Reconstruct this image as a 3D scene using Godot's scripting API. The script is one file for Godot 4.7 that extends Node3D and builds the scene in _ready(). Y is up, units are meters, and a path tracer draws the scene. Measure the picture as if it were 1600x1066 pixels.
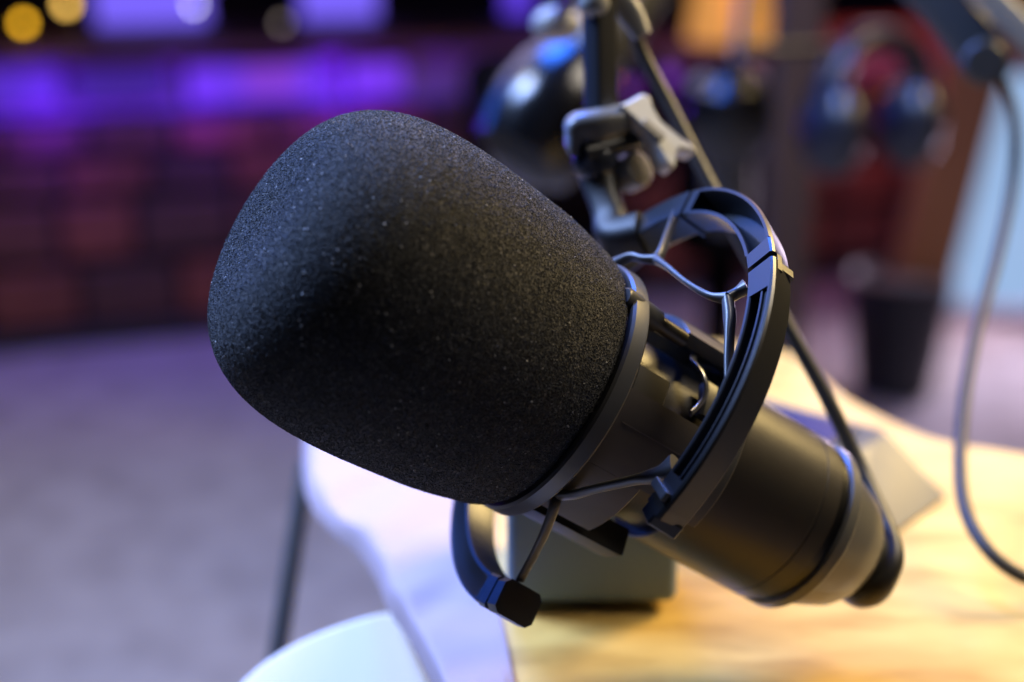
extends Node3D
# Close-up of a studio microphone with a foam windscreen in a shock mount over a wooden table.

var rng := RandomNumberGenerator.new()
var used := {}

func _ready() -> void:
	rng.seed = 7
	# ---- camera ----
	var cam := Camera3D.new()
	cam.name = "camera"
	cam.keep_aspect = Camera3D.KEEP_HEIGHT
	var at := CameraAttributesPhysical.new()
	at.frustum_focal_length = 50.0
	at.exposure_aperture = 4.6
	at.frustum_focus_distance = 0.362
	cam.attributes = at
	cam.fov = 27.0
	cam.near = 0.02
	cam.far = 60.0
	cam.position = Vector3(0, 0.98, 0)
	cam.rotation_degrees = Vector3(-18, 0, 0)
	add_child(cam)
	cam.current = true
	# ---- air: a dark studio, no sky ----
	var we := WorldEnvironment.new()
	we.name = "world"
	var env := Environment.new()
	env.background_mode = Environment.BG_COLOR
	env.background_color = Color(0.05, 0.045, 0.06)
	env.background_energy_multiplier = 0.12
	env.tonemap_mode = Environment.TONE_MAPPER_LINEAR
	env.tonemap_exposure = 1.0
	env.sdfgi_enabled = true
	env.ssao_enabled = true
	env.ssil_enabled = true
	we.environment = env
	add_child(we)
	# ---- studio lamps out of the picture, and added lights ----
	area("softbox", Vector3(-0.42, 1.66, -1.75), Vector3(-0.02, 0.80, -0.45), Vector2(0.85, 1.05), Color(0.80, 0.76, 1.0), 0.9)
	area("blue_panel", Vector3(-1.15, 1.36, -1.65), Vector3(0.0, 0.92, -0.40), Vector2(0.50, 1.00), Color(0.22, 0.44, 1.0), 0.9)
	area("blue_key", Vector3(-0.60, 1.66, -0.68), Vector3(0.0, 0.92, -0.38), Vector2(0.30, 0.42), Color(0.60, 0.73, 1.0), 3.5)
	area("back_blue", Vector3(-0.10, 1.75, -1.15), Vector3(0.15, 0.85, -1.25), Vector2(0.50, 0.30), Color(0.20, 0.45, 1.0), 2.6)  # added unseen light, gives the background microphones their blue highlights
	area("room_lamp", Vector3(0.75, 1.80, -0.50), Vector3(0.05, 0.95, -0.42), Vector2(0.40, 0.40), Color(1.0, 0.95, 0.88), 0.95)
	area("table_lamp", Vector3(0.88, 1.55, -1.00), Vector3(0.16, 0.75, -0.50), Vector2(0.40, 0.40), Color(1.0, 0.86, 0.56), 2.2)
	area("added_lilac_glare", Vector3(0.95, 1.40, -2.6), Vector3(0.25, 0.75, -0.55), Vector2(1.0, 0.5), Color(1.0, 0.80, 0.88), 0.38)  # added unseen light, enlarges the pinkish glare on the far tabletop
	spot("floor_lamp", Vector3(-1.05, 2.4, -0.80), Vector3(-0.66, 0.0, -1.45), 40.0, Color(1.0, 0.96, 0.82), 3.4)
	room()
	table()
	background()
	shock_mount()
	microphone()
	boom()
	cables()

# ------------------------------------------------------------------ lamps
func area(n: String, p: Vector3, to: Vector3, size: Vector2, c: Color, e: float) -> void:
	var l := AreaLight3D.new()
	l.name = n + "_light"
	l.area_size = size
	l.area_normalize_energy = true
	l.light_color = c
	l.light_energy = e
	l.area_range = 12.0
	l.shadow_enabled = true
	add_child(l, true)
	l.look_at_from_position(p, to, Vector3.UP)

func spot(n: String, p: Vector3, to: Vector3, cone: float, c: Color, e: float) -> void:
	var l := SpotLight3D.new()
	l.name = n + "_light"
	l.light_color = c
	l.light_energy = e
	l.light_size = 0.2
	l.spot_angle = cone
	l.spot_range = 8.0
	l.spot_attenuation = 2.0
	l.shadow_enabled = true
	add_child(l, true)
	l.look_at_from_position(p, to, Vector3.UP)

func omni(n: String, p: Vector3, c: Color, e: float, size := 0.05) -> void:
	var l := OmniLight3D.new()
	l.name = n + "_light"
	l.light_color = c
	l.light_energy = e
	l.light_size = size
	l.omni_range = 8.0
	l.omni_attenuation = 2.0
	l.shadow_enabled = true
	l.position = p
	add_child(l, true)

# ------------------------------------------------------------------ naming
func numbered(n: String) -> String:
	var k: int = used.get(n, 0)
	used[n] = k + 1
	return n if k == 0 else "%s_%03d" % [n, k]

func tag(o: Node3D, label: String, category: String, group := "") -> Node3D:
	o.set_meta("label", label)
	o.set_meta("category", category)
	if group != "":
		o.set_meta("group", group)
	return o

func thing(n: String, label: String, category: String, t := Transform3D(), group := "") -> Node3D:
	var o := Node3D.new()
	o.name = numbered(n)
	add_child(o)
	o.transform = t
	tag(o, label, category, group)
	return o

func put(n: String, st: SurfaceTool, m: Material, parent: Node = null) -> MeshInstance3D:
	var o := MeshInstance3D.new()
	o.mesh = st.commit()
	o.material_override = m
	o.cast_shadow = GeometryInstance3D.SHADOW_CASTING_SETTING_ON
	if parent == null:
		o.name = numbered(n)
		add_child(o)
	else:
		o.name = n
		parent.add_child(o, true)
	return o

func setting(n: String, st: SurfaceTool, m: Material) -> MeshInstance3D:
	var o := put(n, st, m)
	o.set_meta("kind", "structure")
	return o

# ------------------------------------------------------------------ materials
func mat(c: Color, rough := 0.6, metal := 0.0, coat := 0.0) -> StandardMaterial3D:
	var m := StandardMaterial3D.new()
	m.albedo_color = c.linear_to_srgb()
	m.roughness = rough
	m.metallic = metal
	if coat > 0.0:
		m.clearcoat_enabled = true
		m.clearcoat = coat
		m.clearcoat_roughness = 0.15
	return m

func glow(c: Color, e: float) -> StandardMaterial3D:
	var m := StandardMaterial3D.new()
	m.albedo_color = Color(0.02, 0.02, 0.02)
	m.roughness = 0.5
	m.emission_enabled = true
	m.emission = c.linear_to_srgb()
	m.emission_energy_multiplier = e
	return m

func noise_tex(kind: int, freq: float, oct: int, ramp: Array, size := 512, seed := 1, jitter := 1.0) -> NoiseTexture2D:
	var n := FastNoiseLite.new()
	n.noise_type = kind as FastNoiseLite.NoiseType
	n.seed = seed
	n.frequency = freq
	n.fractal_type = FastNoiseLite.FRACTAL_FBM if oct > 1 else FastNoiseLite.FRACTAL_NONE
	n.fractal_octaves = oct
	n.cellular_return_type = FastNoiseLite.RETURN_DISTANCE
	n.cellular_jitter = jitter
	var t := NoiseTexture2D.new()
	t.width = size
	t.height = size
	t.seamless = true
	t.noise = n
	if ramp.size() > 0:
		var g := Gradient.new()
		g.offsets = PackedFloat32Array(ramp[0])
		var cols := PackedColorArray()
		for c in ramp[1]:
			cols.append((c as Color).linear_to_srgb())
		g.colors = cols
		t.color_ramp = g
	return t

func satin_black(c: Color, rough: float, scale := 30.0) -> StandardMaterial3D:
	var m := mat(c, rough)
	m.roughness_texture = noise_tex(FastNoiseLite.TYPE_SIMPLEX, 0.03, 4, [[0.0, 1.0], [Color(0.78, 0.78, 0.78), Color(1, 1, 1)]], 256, 5)
	m.uv1_triplanar = true
	m.uv1_scale = Vector3.ONE * scale
	m.normal_enabled = true
	var t := noise_tex(FastNoiseLite.TYPE_SIMPLEX, 0.12, 2, [], 512, 9)
	t.as_normal_map = true
	t.bump_strength = 1.2
	m.normal_texture = t
	m.normal_scale = 0.22
	return m

# ------------------------------------------------------------------ shapes
func begin() -> SurfaceTool:
	var st := SurfaceTool.new()
	st.begin(Mesh.PRIMITIVE_TRIANGLES)
	return st

func tri(st: SurfaceTool, a: Vector3, b: Vector3, c: Vector3, na: Vector3, nb: Vector3, nc: Vector3) -> void:
	var g := (b - a).cross(c - a)
	if g.length_squared() < 1e-18:
		return
	if g.dot(na + nb + nc) > 0.0:
		var t := b; b = c; c = t
		t = nb; nb = nc; nc = t
	st.set_normal(na); st.add_vertex(a)
	st.set_normal(nb); st.add_vertex(b)
	st.set_normal(nc); st.add_vertex(c)

func quad(st: SurfaceTool, a: Vector3, b: Vector3, c: Vector3, d: Vector3, na: Vector3, nb: Vector3, nc: Vector3, nd: Vector3) -> void:
	tri(st, a, b, c, na, nb, nc)
	tri(st, a, c, d, na, nc, nd)

# x outward, y along the axis, z the third: profile points are (radius, y), its outer side runs with y going up
func sweep(st: SurfaceTool, prof: PackedVector2Array, closed: bool, a0: float, a1: float, seg: int, caps := false, x := Transform3D()) -> void:
	var n := prof.size()
	var cnt := n if closed else n - 1
	var sn: Array[Vector2] = []
	for i in cnt:
		var t := (prof[(i + 1) % n] - prof[i]).normalized()
		sn.append(Vector2(t.y, -t.x))
	var s0: Array[Vector2] = []
	var s1: Array[Vector2] = []
	for i in cnt:
		var before := sn[(i - 1 + cnt) % cnt] if (closed or i > 0) else sn[i]
		var after := sn[(i + 1) % cnt] if (closed or i < cnt - 1) else sn[i]
		s0.append((sn[i] + before).normalized() if sn[i].dot(before) > 0.94 else sn[i])
		s1.append((sn[i] + after).normalized() if sn[i].dot(after) > 0.94 else sn[i])
	for k in seg:
		var u0 := a0 + (a1 - a0) * k / seg
		var u1 := a0 + (a1 - a0) * (k + 1) / seg
		for i in cnt:
			var p := prof[i]
			var q := prof[(i + 1) % n]
			quad(st, x * ring3(p, u0), x * ring3(q, u0), x * ring3(q, u1), x * ring3(p, u1), x.basis * ring3(s0[i], u0), x.basis * ring3(s1[i], u0), x.basis * ring3(s1[i], u1), x.basis * ring3(s0[i], u1))
	if caps:
		var idx := Geometry2D.triangulate_polygon(prof)
		for e in 2:
			var u := a0 if e == 0 else a1
			var nn := x.basis * (Vector3(-sin(u), 0, cos(u)) * (-1.0 if e == 0 else 1.0))
			for k in range(0, idx.size(), 3):
				tri(st, x * ring3(prof[idx[k]], u), x * ring3(prof[idx[k + 1]], u), x * ring3(prof[idx[k + 2]], u), nn, nn, nn)

func ring3(p: Vector2, u: float) -> Vector3:
	return Vector3(p.x * cos(u), p.y, p.x * sin(u))

func rect(r0: float, r1: float, y0: float, y1: float, c := 0.0006) -> PackedVector2Array:
	return PackedVector2Array([Vector2(r0 + c, y0), Vector2(r1 - c, y0), Vector2(r1, y0 + c), Vector2(r1, y1 - c), Vector2(r1 - c, y1), Vector2(r0 + c, y1), Vector2(r0, y1 - c), Vector2(r0, y0 + c)])

func smooth(pts: Array, per := 8) -> PackedVector3Array:
	var out := PackedVector3Array()
	for i in pts.size() - 1:
		var a: Vector3 = pts[max(i - 1, 0)]
		var b: Vector3 = pts[i]
		var c: Vector3 = pts[i + 1]
		var d: Vector3 = pts[min(i + 2, pts.size() - 1)]
		for k in per:
			out.append(b.cubic_interpolate(c, a, d, float(k) / per))
	out.append(pts[-1])
	return out

# a round or flattened bar along a path; rn across, rb along the hint axis
func tube(st: SurfaceTool, path: PackedVector3Array, rn: Array, rb: Array, hint: Vector3, seg := 14, power := 2.0) -> void:
	var n := path.size()
	var rings: Array = []
	var norms: Array = []
	var lastb := hint.normalized()
	for i in n:
		var t := (path[min(i + 1, n - 1)] - path[max(i - 1, 0)]).normalized()
		var b := (lastb - t * lastb.dot(t)).normalized()
		lastb = b
		var s := t.cross(b)
		var f := float(i) / (n - 1) * (rn.size() - 1)
		var lo := int(min(floor(f), rn.size() - 1))
		var hi := int(min(lo + 1, rn.size() - 1))
		var wn: float = lerp(float(rn[lo]), float(rn[hi]), smoothstep(0, 1, f - lo))
		f = float(i) / (n - 1) * (rb.size() - 1)
		lo = int(min(floor(f), rb.size() - 1))
		hi = int(min(lo + 1, rb.size() - 1))
		var wb: float = lerp(float(rb[lo]), float(rb[hi]), smoothstep(0, 1, f - lo))
		var ring: Array[Vector3] = []
		var nor: Array[Vector3] = []
		for k in seg:
			var u := TAU * k / seg
			var cx := signf(cos(u)) * pow(absf(cos(u)), 2.0 / power)
			var sx := signf(sin(u)) * pow(absf(sin(u)), 2.0 / power)
			ring.append(path[i] + s * cx * wn + b * sx * wb)
			nor.append((s * signf(cos(u)) * pow(absf(cos(u)), 2.0 - 2.0 / power) / wn + b * signf(sin(u)) * pow(absf(sin(u)), 2.0 - 2.0 / power) / wb).normalized())
		rings.append(ring)
		norms.append(nor)
	for i in n - 1:
		for k in seg:
			var k2 := (k + 1) % seg
			quad(st, rings[i][k], rings[i + 1][k], rings[i + 1][k2], rings[i][k2], norms[i][k], norms[i + 1][k], norms[i + 1][k2], norms[i][k2])
	for e in 2:
		var i := 0 if e == 0 else n - 1
		var nn := (path[0] - path[1] if e == 0 else path[n - 1] - path[n - 2]).normalized()
		for k in seg:
			tri(st, path[i], rings[i][k], rings[i][(k + 1) % seg], nn, nn, nn)

func rod(st: SurfaceTool, a: Vector3, b: Vector3, r: float, seg := 20) -> void:
	var h := Vector3.UP if absf((b - a).normalized().y) < 0.9 else Vector3.RIGHT
	var d := (b - a).normalized()
	var c := minf(r * 0.2, (b - a).length() * 0.2)
	tube(st, PackedVector3Array([a, a + d * c * 0.3, a + d * c, b - d * c, b - d * c * 0.3, b]), [r - c, r - c * 0.3, r, r, r - c * 0.3, r - c], [r - c, r - c * 0.3, r, r, r - c * 0.3, r - c], h, seg)

func rbox(st: SurfaceTool, size: Vector3, bev: float, x := Transform3D(), n := 3) -> void:
	var h := size / 2.0
	bev = minf(bev, minf(h.x, minf(h.y, h.z)) * 0.98)
	var core := h - Vector3.ONE * bev
	var line: Array[float] = []
	for i in n + 1:
		line.append(-1.0 + float(i) / n)
	for i in n + 1:
		line.append(float(i) / n)
	# each face is a grid whose outer n cells on each side bend round the edge
	for ax in 3:
		for sg in [-1.0, 1.0]:
			var pos: Array = []
			var nor: Array = []
			for i in line.size():
				for j in line.size():
					var d := Vector3.ZERO
					d[ax] = sg
					var li: float = -1.0 + float(i) / n if i <= n else float(i - n - 1) / n
					var lj: float = -1.0 + float(j) / n if j <= n else float(j - n - 1) / n
					var c := Vector3.ZERO
					c[ax] = sg * core[ax]
					c[(ax + 1) % 3] = core[(ax + 1) % 3] * (-1.0 if i <= n else 1.0)
					c[(ax + 2) % 3] = core[(ax + 2) % 3] * (-1.0 if j <= n else 1.0)
					d[(ax + 1) % 3] = tan(minf(0.0, li) * PI / 4) if i <= n else tan(li * PI / 4)
					d[(ax + 2) % 3] = tan(minf(0.0, lj) * PI / 4) if j <= n else tan(lj * PI / 4)
					if i <= n:
						d[(ax + 1) % 3] = -tan(float(n - i) / n * PI / 4)
					if j <= n:
						d[(ax + 2) % 3] = -tan(float(n - j) / n * PI / 4)
					d = d.normalized()
					pos.append(x * (c + d * bev))
					nor.append((x.basis * d).normalized())
			var w := line.size()
			for i in w - 1:
				for j in w - 1:
					var a := i * w + j
					quad(st, pos[a], pos[a + 1], pos[a + w + 1], pos[a + w], nor[a], nor[a + 1], nor[a + w + 1], nor[a + w])

# a flat outline given thickness: points in the plane of x and y of the transform
func plate(st: SurfaceTool, pts: PackedVector2Array, thick: float, x: Transform3D, bev := 0.0) -> void:
	if Geometry2D.is_polygon_clockwise(pts):
		pts.reverse()
	var inner := pts
	if bev > 0.0:
		inner = PackedVector2Array()
		var n0 := pts.size()
		for i in n0:
			var e0 := (pts[i] - pts[(i - 1 + n0) % n0]).normalized()
			var e1 := (pts[(i + 1) % n0] - pts[i]).normalized()
			inner.append(pts[i] + (Vector2(-e0.y, e0.x) + Vector2(-e1.y, e1.x)).normalized() * bev)
	var idx := Geometry2D.triangulate_polygon(inner)
	var h := thick / 2.0
	for e in [-1.0, 1.0]:
		var nn: Vector3 = x.basis * Vector3(0, 0, e)
		for k in range(0, idx.size(), 3):
			tri(st, x * v3(inner[idx[k]], e * h), x * v3(inner[idx[k + 1]], e * h), x * v3(inner[idx[k + 2]], e * h), nn, nn, nn)
	var n := pts.size()
	for i in n:
		var j := (i + 1) % n
		var e0 := (pts[j] - pts[i]).normalized()
		var em := (pts[i] - pts[(i - 1 + n) % n]).normalized()
		var ep := (pts[(j + 1) % n] - pts[j]).normalized()
		var o := Vector2(e0.y, -e0.x)
		var oa := (o + Vector2(em.y, -em.x)).normalized() if em.dot(e0) > 0.75 else o
		var ob := (o + Vector2(ep.y, -ep.x)).normalized() if ep.dot(e0) > 0.75 else o
		var n0 := x.basis * v3(oa, 0)
		var n1 := x.basis * v3(ob, 0)
		quad(st, x * v3(pts[i], -h + bev), x * v3(pts[j], -h + bev), x * v3(pts[j], h - bev), x * v3(pts[i], h - bev), n0, n1, n1, n0)
		if bev > 0.0:
			for e in [-1.0, 1.0]:
				var f0: Vector3 = x.basis * (v3(oa, 0) + Vector3(0, 0, e)).normalized()
				var f1: Vector3 = x.basis * (v3(ob, 0) + Vector3(0, 0, e)).normalized()
				quad(st, x * v3(pts[i], e * (h - bev)), x * v3(pts[j], e * (h - bev)), x * v3(inner[j], e * h), x * v3(inner[i], e * h), f0, f1, f1, f0)

func v3(p: Vector2, z: float) -> Vector3:
	return Vector3(p.x, p.y, z)

func lathe(st: SurfaceTool, rs: Array, ys: Array, seg := 48, x := Transform3D()) -> void:
	var p := PackedVector2Array()
	for i in rs.size():
		p.append(Vector2(rs[i], ys[i]))
	sweep(st, p, false, 0, TAU, seg, false, x)

func ball(st: SurfaceTool, c: Vector3, r: Vector3, seg := 24) -> void:
	var rows := seg / 2
	for i in rows:
		for k in seg:
			var q: Array[Vector3] = []
			var m: Array[Vector3] = []
			for e in [[i, k], [i + 1, k], [i + 1, k + 1], [i, k + 1]]:
				var v: float = PI * e[0] / rows - PI / 2
				var u: float = TAU * e[1] / seg
				var d := Vector3(cos(v) * cos(u), sin(v), cos(v) * sin(u))
				q.append(c + d * r)
				m.append((d / r).normalized())
			quad(st, q[0], q[1], q[2], q[3], m[0], m[1], m[2], m[3])

# ------------------------------------------------------------------ the room
func wall_space() -> Transform3D:
	return Transform3D(Basis(Vector3.UP, deg_to_rad(18.0)), Vector3(0, 0, -3.28))

func wbox(n: String, c: Vector3, size: Vector3, m: Material, parent: Node3D, bev := 0.006) -> MeshInstance3D:
	var st := begin()
	rbox(st, size, bev, Transform3D(Basis(), c))
	return put(n, st, m, parent)

func room() -> void:
	var carpet := mat(Color(0.31, 0.30, 0.275), 0.95)
	carpet.albedo_texture = noise_tex(FastNoiseLite.TYPE_SIMPLEX, 0.02, 5, [[0.0, 0.5, 1.0], [Color(0.62, 0.6, 0.6), Color(0.85, 0.84, 0.85), Color(1, 1, 1)]], 512, 3)
	carpet.uv1_triplanar = true
	carpet.uv1_scale = Vector3.ONE * 0.8
	var st := begin()
	rbox(st, Vector3(9, 0.1, 9), 0.002, Transform3D(Basis(), Vector3(0, -0.05, -2.0)))
	setting("floor", st, carpet)
	# the wall behind the low panelled bench
	var t := wall_space()
	st = begin()
	rbox(st, Vector3(9, 2.6, 0.12), 0.004, t * Transform3D(Basis(), Vector3(0, 1.3, -0.66)))
	var plaster := mat(Color(0.014, 0.009, 0.009), 0.9)
	plaster.metallic_specular = 0.15
	setting("back_wall", st, plaster)
	# low bench front: boards in rows with dark joints
	var bench := thing("panelled_bench", "long low bench front of dark red boards along the back wall", "bench", t)
	var woods: Array[Material] = []
	for k in 5:
		var m := mat(Color(0.07, 0.022, 0.016).lerp(Color(0.22, 0.050, 0.024), k / 4.0), 0.55)
		m.albedo_texture = noise_tex(FastNoiseLite.TYPE_SIMPLEX, 0.012, 3, [[0.0, 1.0], [Color(0.55, 0.5, 0.5), Color(1, 1, 1)]], 256, 20 + k)
		m.uv1_triplanar = true
		m.uv1_scale = Vector3(1.2, 6.0, 1.2)
		woods.append(m)
	var dark := mat(Color(0.012, 0.01, 0.014), 0.7)
	var h0: float = 0.0457
	var h1: float = 0.3339
	var h2: float = 0.4962
	var h3: float = 0.6273
	var h4: float = 0.6563
	wbox("core", Vector3(0.3, h2 / 2.0, -0.30), Vector3(5.2, h2, 0.52), dark, bench)
	wbox("plinth", Vector3(0.3, h0 / 2.0, -0.02), Vector3(5.2, h0 - 0.004, 0.06), dark, bench)
	wbox("bench_top", Vector3(0.3, (h3 + h4) / 2.0, -0.24), Vector3(5.2, h4 - h3, 0.62), woods[1], bench)
	wbox("recess_back", Vector3(0.3, (h2 + h3) / 2.0, -0.26), Vector3(5.2, h3 - h2, 0.40), mat(Color(0.25, 0.16, 0.22), 0.6), bench)
	var rows := [[h0, (h0 + h1) / 2.0], [(h0 + h1) / 2.0, h1], [h1, (h1 + h2) / 2.0], [(h1 + h2) / 2.0, h2]]
	for r in rows.size():
		var u := -2.3 + 0.13 * (r % 2)
		while u < 2.8:
			var wd := 0.16 + 0.05 * rng.randf()
			wbox("board", Vector3(u + wd / 2.0, (rows[r][0] + rows[r][1]) / 2.0, -0.012 + 0.008 * rng.randf()), Vector3(wd - 0.016, rows[r][1] - rows[r][0] - 0.026, 0.03), woods[rng.randi() % 5], bench)
			u += wd
	# purple light strips in the recess under the top
	var strips := [[Vector3(-1.0818, 0.5699, -0.0210), Vector3(0.1897, 0.0844, 0.0180), 0.60, Color(0.13, 0.035, 0.80)], [Vector3(-0.8667, 0.5661, -0.0210), Vector3(0.1904, 0.0752, 0.0180), 0.34, Color(0.13, 0.035, 0.78)], [Vector3(-0.5858, 0.5582, -0.0210), Vector3(0.2861, 0.0838, 0.0180), 0.85, Color(0.16, 0.04, 0.85)], [Vector3(-0.5483, 0.5645, -0.0030), Vector3(0.1212, 0.0712, 0.0140), 0.8, Color(0.26, 0.05, 0.75)], [Vector3(-0.3115, 0.5570, -0.0210), Vector3(0.1277, 0.0704, 0.0180), 0.95, Color(0.19, 0.04, 0.85)]]
	var names := ["faint purple light panel under bench top at left edge", "dimmest purple light panel under the bench top", "longest purple light panel under the bench top", "small pinkish purple light panel in front of the longest one", "purple light panel under bench top nearest the foam"]
	for k in strips.size():
		var s: Array = strips[k]
		var l := thing("purple_light_panel", names[k], "light", t, "purple light panels under the bench top")
		st = begin()
		rbox(st, s[1], 0.006, Transform3D(Basis(), s[0]))
		put("diffuser", st, glow(s[3], s[2]), l)
		st = begin()
		rbox(st, Vector3(s[1].x + 0.01, s[1].y + 0.01, 0.01), 0.003, Transform3D(Basis(), s[0] + Vector3(0, 0, -0.015)))
		put("housing", st, dark, l)
	for u in [[-1.35, 0.035], [-1.02, 0.08], [-0.70, 0.05], [-0.38, 0.09]]:
		omni("purple_strip", t * Vector3(u[0], h2 + 0.02, 0.10), Color(0.40, 0.07, 1.0), u[1], 0.04)
	# glowing screens on the wall above
	var scr := [[Vector3(-0.7630, 0.7058, -0.3900), Vector3(0.2569, 0.1904, 0.0200), "wide violet glowing screen above the bench beside the amber bulbs"], [Vector3(-0.3169, 0.6997, -0.3900), Vector3(0.1885, 0.1868, 0.0200), "violet glowing screen above the bench behind the foam top"], [Vector3(0.1425, 0.7162, -0.3900), Vector3(0.0717, 0.1368, 0.0200), "narrow violet glowing screen behind the boom stand"]]
	for k in 3:
		var s: Array = scr[k]
		var o := thing("glowing_screen", s[2], "screen", t, "violet glowing screens on the back wall")
		st = begin()
		rbox(st, s[1], 0.006, Transform3D(Basis(), s[0]))
		put("screen", st, glow(Color(0.20, 0.13, 1.0) if k < 2 else Color(0.12, 0.05, 0.8), 1.0), o)
		st = begin()
		rbox(st, s[1] + Vector3(0.02, 0.02, 0.01), 0.004, Transform3D(Basis(), s[0] + Vector3(0, 0, -0.017)))
		put("bezel", st, dark, o)
	# amber bulbs on the bench top
	var bl := [[Vector3(-1.0324, 0.6917, -3.0607), 0.010, Color(1.0, 0.50, 0.02), 7.0, "round amber bulb at the far left above the bench"], [Vector3(-0.9562, 0.7261, -3.1245), 0.012, Color(1.0, 0.58, 0.12), 6.0, "brightest pale amber bulb beside the violet screen"], [Vector3(-0.9468, 0.6422, -3.1498), 0.009, Color(0.8, 0.16, 0.01), 2.2, "dim orange bulb lowest beside the violet screen"], [Vector3(-0.6492, 0.7361, -2.9700), 0.006, Color(0.75, 0.72, 0.95), 9.0, "tiny white bulb at corner of the wide violet screen"], [Vector3(-0.4690, 0.7013, -2.9587), 0.007, Color(0.25, 0.2, 0.17), 4.0, "tiny dim bulb between the two violet screens"], [Vector3(0.4390, 0.4048, -2.1263), 0.006, Color(1.0, 0.5, 0.2), 3.0, "tiny warm bulb low beside the shock mount ring"], [Vector3(0.1575, 0.7144, -1.9115), 0.012, Color(0.16, 0.01, 0.30), 1.0, "dim purple bulb between boom stand and the cable"], [Vector3(0.2097, 0.7290, -1.9162), 0.013, Color(0.17, 0.015, 0.42), 1.0, "dim purple bulb right of the cable above wing knob"]]
	for b in bl:
		var o := thing("light_bulb", b[4], "bulb", Transform3D(Basis(), b[0]), "small bulbs in the background")
		st = begin()
		lathe(st, [0.0, b[1] * 0.5, b[1] * 0.9, b[1], b[1] * 0.8, b[1] * 0.5], [-b[1], -b[1] * 0.87, -b[1] * 0.43, 0.0, b[1] * 0.6, b[1] * 0.9], 20)
		put("bulb", st, glow(b[2], b[3]), o)
		st = begin()
		lathe(st, [b[1] * 0.5, b[1] * 0.5, 0.0], [b[1] * 0.9, b[1] * 2.0, b[1] * 2.0], 16)
		put("socket", st, dark, o)
	# warm glow on the right stretch of the bench
	omni("bench_warm", t * Vector3(1.02, 0.62, 0.35), Color(1.0, 0.30, 0.13), 0.09, 0.05)

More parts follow.
